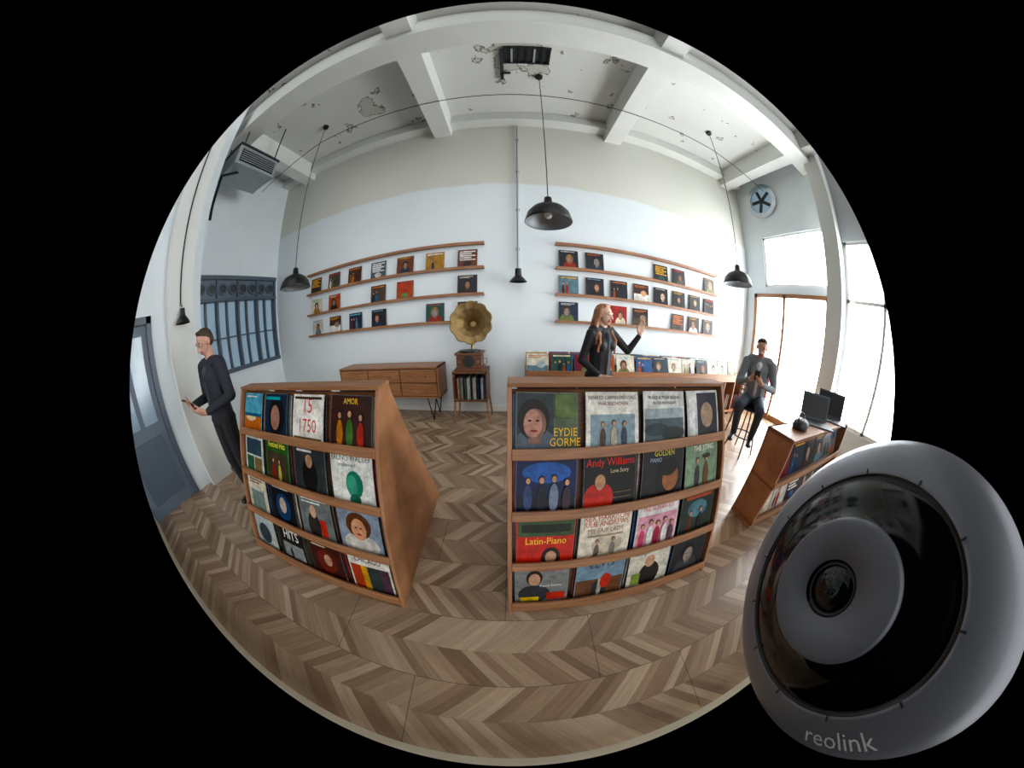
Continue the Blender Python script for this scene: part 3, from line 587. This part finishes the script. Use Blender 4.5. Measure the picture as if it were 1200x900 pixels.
def eyes(T,k):
    def f(e):
        m=MB()
        for s in (-1,1):
            c=T(s*.03*k,.071*k,.014*k); fwd=(T(0,1,0)-T(0,0,0)); m.lathe([(0.0001,.013*k),(.007*k,.011*k),(.0115*k,.006*k),(.013*k,0)],c,(X,fwd.cross(X).normalized(),fwd),EYEW,14)
            m.lathe([(0.0001,.0142*k),(.005*k,.0131*k),(.006*k,.011*k)],c,(X,fwd.cross(X).normalized(),fwd),EYED,12)
        m.build('eyes',e)
    return f
def neckP(P,base,headc): cap(P,base,V(*headc)+V(0,-.02,-.05),.056,.05,'skin')
def legs_stand(P,l='trousers',sc=1,lean=0):
    for s in (-1,1):
        hip=V(s*.09,0,.93); kn=V(s*.1,.03,.5); an=V(s*.105,-.02,.09)
        cap(P,hip,kn,(.092,.098,.09),.062,l); cap(P,kn,an+V(0,0,.02),.062,.048,l)
        cap(P,an+V(0,-.02,-.045),(.038,.045,.042),V(s*.12,.13,.032),(.042,.05,.03),'shoe')
def jacket_torso(P,lab='jacket',inner='shirt',f=1.0,lean=0.0,zp=.93,bust=0):
    L=lambda z,y=0: V(0,y+lean*(z-zp),z)
    cap(P,L(zp-.04),(.165*f,.118,.09),L(zp+.12),(.15*f,.11,.09),lab)
    cap(P,L(zp+.12),(.15*f,.11,.09),L(zp+.36),(.178*f,.125,.11),lab)
    cap(P,L(zp+.36),(.178*f,.12,.1),L(zp+.47,-.005),(.13*f,.085,.06),lab)
    cap(P,L(zp+.48)+V(-.13*f,0,0),L(zp+.48)+V(.13*f,0,0),.066,.066,lab)
    cap(P,L(zp+.05,.075),(.03,.048,.05),L(zp+.42,.07),(.045,.055,.05),inner)
    if bust:
        for s in(-1,1): cap(P,L(zp+.33,.075)+V(s*.07,0,0),L(zp+.34,.07)+V(s*.07,0,0),.062,.062,lab)
def arm(P,sh,el,wr,lab='jacket',f=1.0):
    sh,el,wr=Vector(sh),Vector(el),Vector(wr)
    cap(P,sh,el,.066*f,.05*f,lab); cap(P,el,wr,.05*f,.037*f,lab); d=(wr-el).normalized(); cap(P,wr,wr+d*.03,.028,.026,'skin'); return wr+d*.025
P=[]; legs_stand(P); cap(P,(-.07,0,.93),(.11,.11,.1),(.07,0,.93),(.11,.11,.1),'trousers'); jacket_torso(P,lean=.0,zp=.97,f=1.06)
neckP(P,V(0,-.01,1.48),(0,.03,1.645)); T,k=head(P,(0,.035,1.64),(.42,0))
w=arm(P,(.19,.0,1.43),(.26,.0,1.14),(.10,.25,1.14),f=1.08); hand(P,w,(-.5,.6,.25),(-.4,-.3,.8),(.1,.5,.8),.55)
w2=arm(P,(-.19,.0,1.43),(-.26,-.02,1.14),(-.12,.20,1.07),f=1.08); hand(P,w2,(.45,.7,.2),(.3,-.3,.9),(-.1,.6,.8),.5)
MT={'jacket':plain('navy_jacket','#1a1f29',.8,0,.2,30),'shirt':plain('dark_tee','#323945',.8),'trousers':plain('black_jeans','#14161b',.8,0,.2,30),'shoe':plain('black_shoe','#121212',.4),'skin':SKIN,'hair':plain('brown_hair','#3a2416',.6,0,.3,60),'lip':plain('lips','#9a5a50',.5)}
def ex1(e):
    eyes(T,k)(e); m=MB(); m.obox(V(.02,.34,1.19),(.036,.07,.004),(X,V(0,.8,.6),V(0,-.6,.8)),M['black']); m.build('phone',e)
figure('man_standing',(-2.70,.85,0),math.radians(190),P,MT,extra=ex1)
P=[]; legs_stand(P); cap(P,(-.06,0,.92),(.11,.11,.1),(.06,0,.92),(.11,.11,.1),'trousers'); jacket_torso(P,f=.88,zp=.93,bust=1)
neckP(P,V(0,.0,1.43),(0,.02,1.57)); T2,k2=head(P,(0,.03,1.575),(.08,.25),True)
w=arm(P,(-.16,.01,1.38),(-.34,.10,1.20),(-.40,.20,1.38),f=.85); hand(P,w,(-.05,.1,1),(.5,.8,.1),(.85,-.5,.1),.35)
w2=arm(P,(.16,.01,1.38),(.24,-.03,1.10),(.17,.17,.98),f=.85); hand(P,w2,(-.1,.8,-.4),(-.8,0,.3),(0,.5,.8),.4)
for i in range(30):
    a=math.radians(-8+196*i/29+180)
    x,y=.080*math.cos(a),.083*math.sin(a)-.018
    p=T2(x*.6,y*.6,.100); pts=[p,T2(x,y,.05),T2(x*1.12,y*1.12,-.03)]
    ph=rnd.uniform(0,6)
    ln=rnd.uniform(.26,.37) 
    fw=.10 if (i<4 or i>25) else 0
    for j in range(1,5): 
        q=j/4; pts.append(V(x*(1.2+.2*math.sin(ph+j*1.6)+.3*q),(y*1.12)+.012*math.sin(ph+j*2)+fw*min(1,q*1.6)-(.02*q if not fw else 0),1.54-ln*q))
    for j in range(len(pts)-1): cap(P,pts[j],pts[j+1],.018 if j<4 else .015,.018 if j<3 else .012,'hair')
MW={'jacket':plain('black_blazer','#121317',.7,0,.2,30),'shirt':plain('black_top','#1a1a1e',.7),'trousers':plain('black_trousers','#121317',.8),'shoe':plain('black_boot','#101010',.4),'skin':plain('fair_skin','#e2b8a0',.5,0,.04,20),'hair':plain('strawberry_blonde_hair','#a06a44',.5,0,.45,45),'lip':plain('red_lips','#a83c38',.4)}
figure('woman_standing',(.95,2.35,0),math.radians(-158),P,MW,extra=eyes(T2,k2))
P=[]; zp=.78
for s in (-1,1):
    hip=V(s*.09,.0,zp); kn=V(s*.15,.42,zp-.03); an=V(s*.13,.30,.36)
    cap(P,hip,kn,.094,.066,'trousers'); cap(P,kn,an,.064,.047,'trousers'); cap(P,an+V(0,-.03,-.04),(.038,.045,.04),an+V(s*.01,.14,-.055),(.042,.05,.028),'shoe')
cap(P,(-.07,0,zp),(.11,.12,.1),(.07,0,zp),(.11,.12,.1),'trousers'); jacket_torso(P,zp=zp+.04,lean=.14)
neckP(P,V(0,.07,1.31),(0,.12,1.47)); T3,k3=head(P,(0,.135,1.455),(.32,0))
w=arm(P,(.19,.08,1.26),(.26,.12,.98),(.10,.36,1.07)); hand(P,w,(-.5,.5,.35),(-.4,-.3,.8),(.1,.5,.8),.6)
w2=arm(P,(-.19,.08,1.26),(-.26,.12,.98),(-.10,.36,1.04)); hand(P,w2,(.5,.5,.35),(.4,-.3,.8),(-.1,.5,.8),.6)
M3={'jacket':plain('grey_blazer','#7b8388',.8,0,.15,30),'shirt':plain('white_tee','#d5d9dc',.8),'trousers':plain('indigo_jeans','#2c3646',.8,0,.2,30),'shoe':plain('dark_shoe','#15130f',.4),'skin':SKIN,'hair':plain('dark_brown_hair','#33221a',.6,0,.3,60),'lip':plain('lips_b','#9a5a50',.5)}
def ex3(e):
    eyes(T3,k3)(e); m=MB(); m.obox(V(.0,.47,1.15),(.036,.07,.004),(X,V(0,.6,.8),V(0,-.8,.6)),M['black']); m.build('phone',e)
figure('man_seated',(3.18,1.79,0),math.radians(118),P,M3,extra=ex3)
# ---------------------------------------------------------------- security camera on its post (oval body)
def c2w(v):
    s,c=math.sin(PITCH),math.cos(PITCH); return V(v[0],v[1]*s+v[2]*c,v[1]*c-v[2]*s)
dirv=c2w((.852,-.514,-.045)).normalized(); left=c2w((-.157,-.387,.908)).normalized(); er=c2w((-.064,.039,-.997)).normalized()
dist=.30; pos=V(0,0,H)+dirv*dist
A=(-dirv*math.cos(math.radians(20))+left*math.sin(math.radians(20))).normalized()
Ux=(er-A*er.dot(A)).normalized(); Uy=A.cross(Ux).normalized()
R=.138; SC=(1,.87)
MS=plain('satin_silver_plastic','#8d8f97',.36,.35,.02); MD=plain('gloss_black_dome','#08080a',.12,0,.02); MG=plain('mid_grey_plastic','#777983',.4,.1,.02); ML=plain('lens_glass','#0b1512',.03,0,.05); MWL=plain('white_lettering','#f4f4f4',.6,0,.01)
e=empty('security_camera'); m=MB()
pr=[(0,-.24,MS),(.6,-.24,MS),(.87,-.2,MS),(.96,-.12,MS),(1,-.03,MS),(.99,.035,MS),(.93,.09,MS),(.84,.15,MS),(.75,.19,MS),(.73,.195,MD),(.72,.185,MD),(.70,.185,MD),(.67,.215,MD),(.6,.255,MD),(.52,.29,MD),(.43,.315,MG),(.42,.34,MG),(.41,.35,MG),(.39,.355,MG),(.17,.355,MD),(.165,.335,MD),(.14,.325,MD),(.135,.34,MD),(.11,.34,ML),(.09,.36,ML),(.05,.375,ML),(0.0005,.38,ML)]
m.lathe([(p[0]*R,p[1]*R,p[2]) for p in pr],pos,(Ux,Uy,A),MS,96,scale=SC)
b=m.build('housing',e,smooth=True)
m=MB()
for k in range(12):
    a=2*math.pi*k/12+.2; m.obox(pos+(Ux*math.cos(a)*SC[0]+Uy*math.sin(a)*SC[1])*R*.745+A*R*.194,(.002,.0007,.0007),(Ux*math.cos(a)+Uy*math.sin(a),-Ux*math.sin(a)+Uy*math.cos(a),A),M['dark'])
m.build('vent_marks',e)
m=MB(); vs,fs=textmesh('reolink'); a0=math.radians(-44); ts=.16; out=[]
for v in vs:
    rr=.875-v[1]*ts; a=a0+v[0]*ts
    hh=(.19-(rr-.75)/.24*.15)+.035
    out.append(pos+(Ux*math.cos(a)*SC[0]+Uy*math.sin(a)*SC[1])*rr*R+A*hh*R)
m.add(out,fs,MWL); m.build('lettering',e)
m=MB(); back=pos-A*R*.2; m.tube([back,(back.x+.03,-.3,back.z-.02),(back.x+.03,-.52,back.z-.02)],.015,M['matt'],12); m.tube([(back.x+.03,-.52,0),(back.x+.03,-.52,back.z+.05)],.015,M['matt'],12)
m.build('mounting_post',e)
# ---------------------------------------------------------------- light
w=bpy.data.worlds.new('world'); scene.world=w; w.use_nodes=True; w.node_tree.nodes['Background'].inputs[0].default_value=(0,0,0,1)
def sun(name,frm,st,ang,col):
    l=bpy.data.lights.new(name,'SUN'); l.energy=st; l.angle=ang; l.color=col; o=bpy.data.objects.new(name,l); o.rotation_euler=V(*frm).to_track_quat('Z','Y').to_euler(); COL.objects.link(o)
sun('daylight_shopfront',(.25,-1,.5),2.1,math.radians(80),(.97,.99,1.))
# ---------------------------------------------------------------- camera
cam=bpy.data.cameras.new('camera'); co=bpy.data.objects.new('camera',cam); COL.objects.link(co)
co.location=(0,0,H); co.rotation_euler=(math.pi/2-PITCH,0,0); cam.clip_start=.005
cam.type='PANO'; cam.panorama_type='FISHEYE_LENS_POLYNOMIAL'; cam.sensor_width=12.0; cam.sensor_height=9.0; cam.sensor_fit='HORIZONTAL'
RR=4.48; h=math.pi/2; CC=.05
cam.fisheye_polynomial_k0=0; cam.fisheye_polynomial_k1=-h*(1+CC)/RR; cam.fisheye_polynomial_k2=0; cam.fisheye_polynomial_k3=0; cam.fisheye_polynomial_k4=h*CC/RR**4
cam.fisheye_fov=math.radians(300)
scene.camera=co
scene.view_settings.view_transform='Standard'
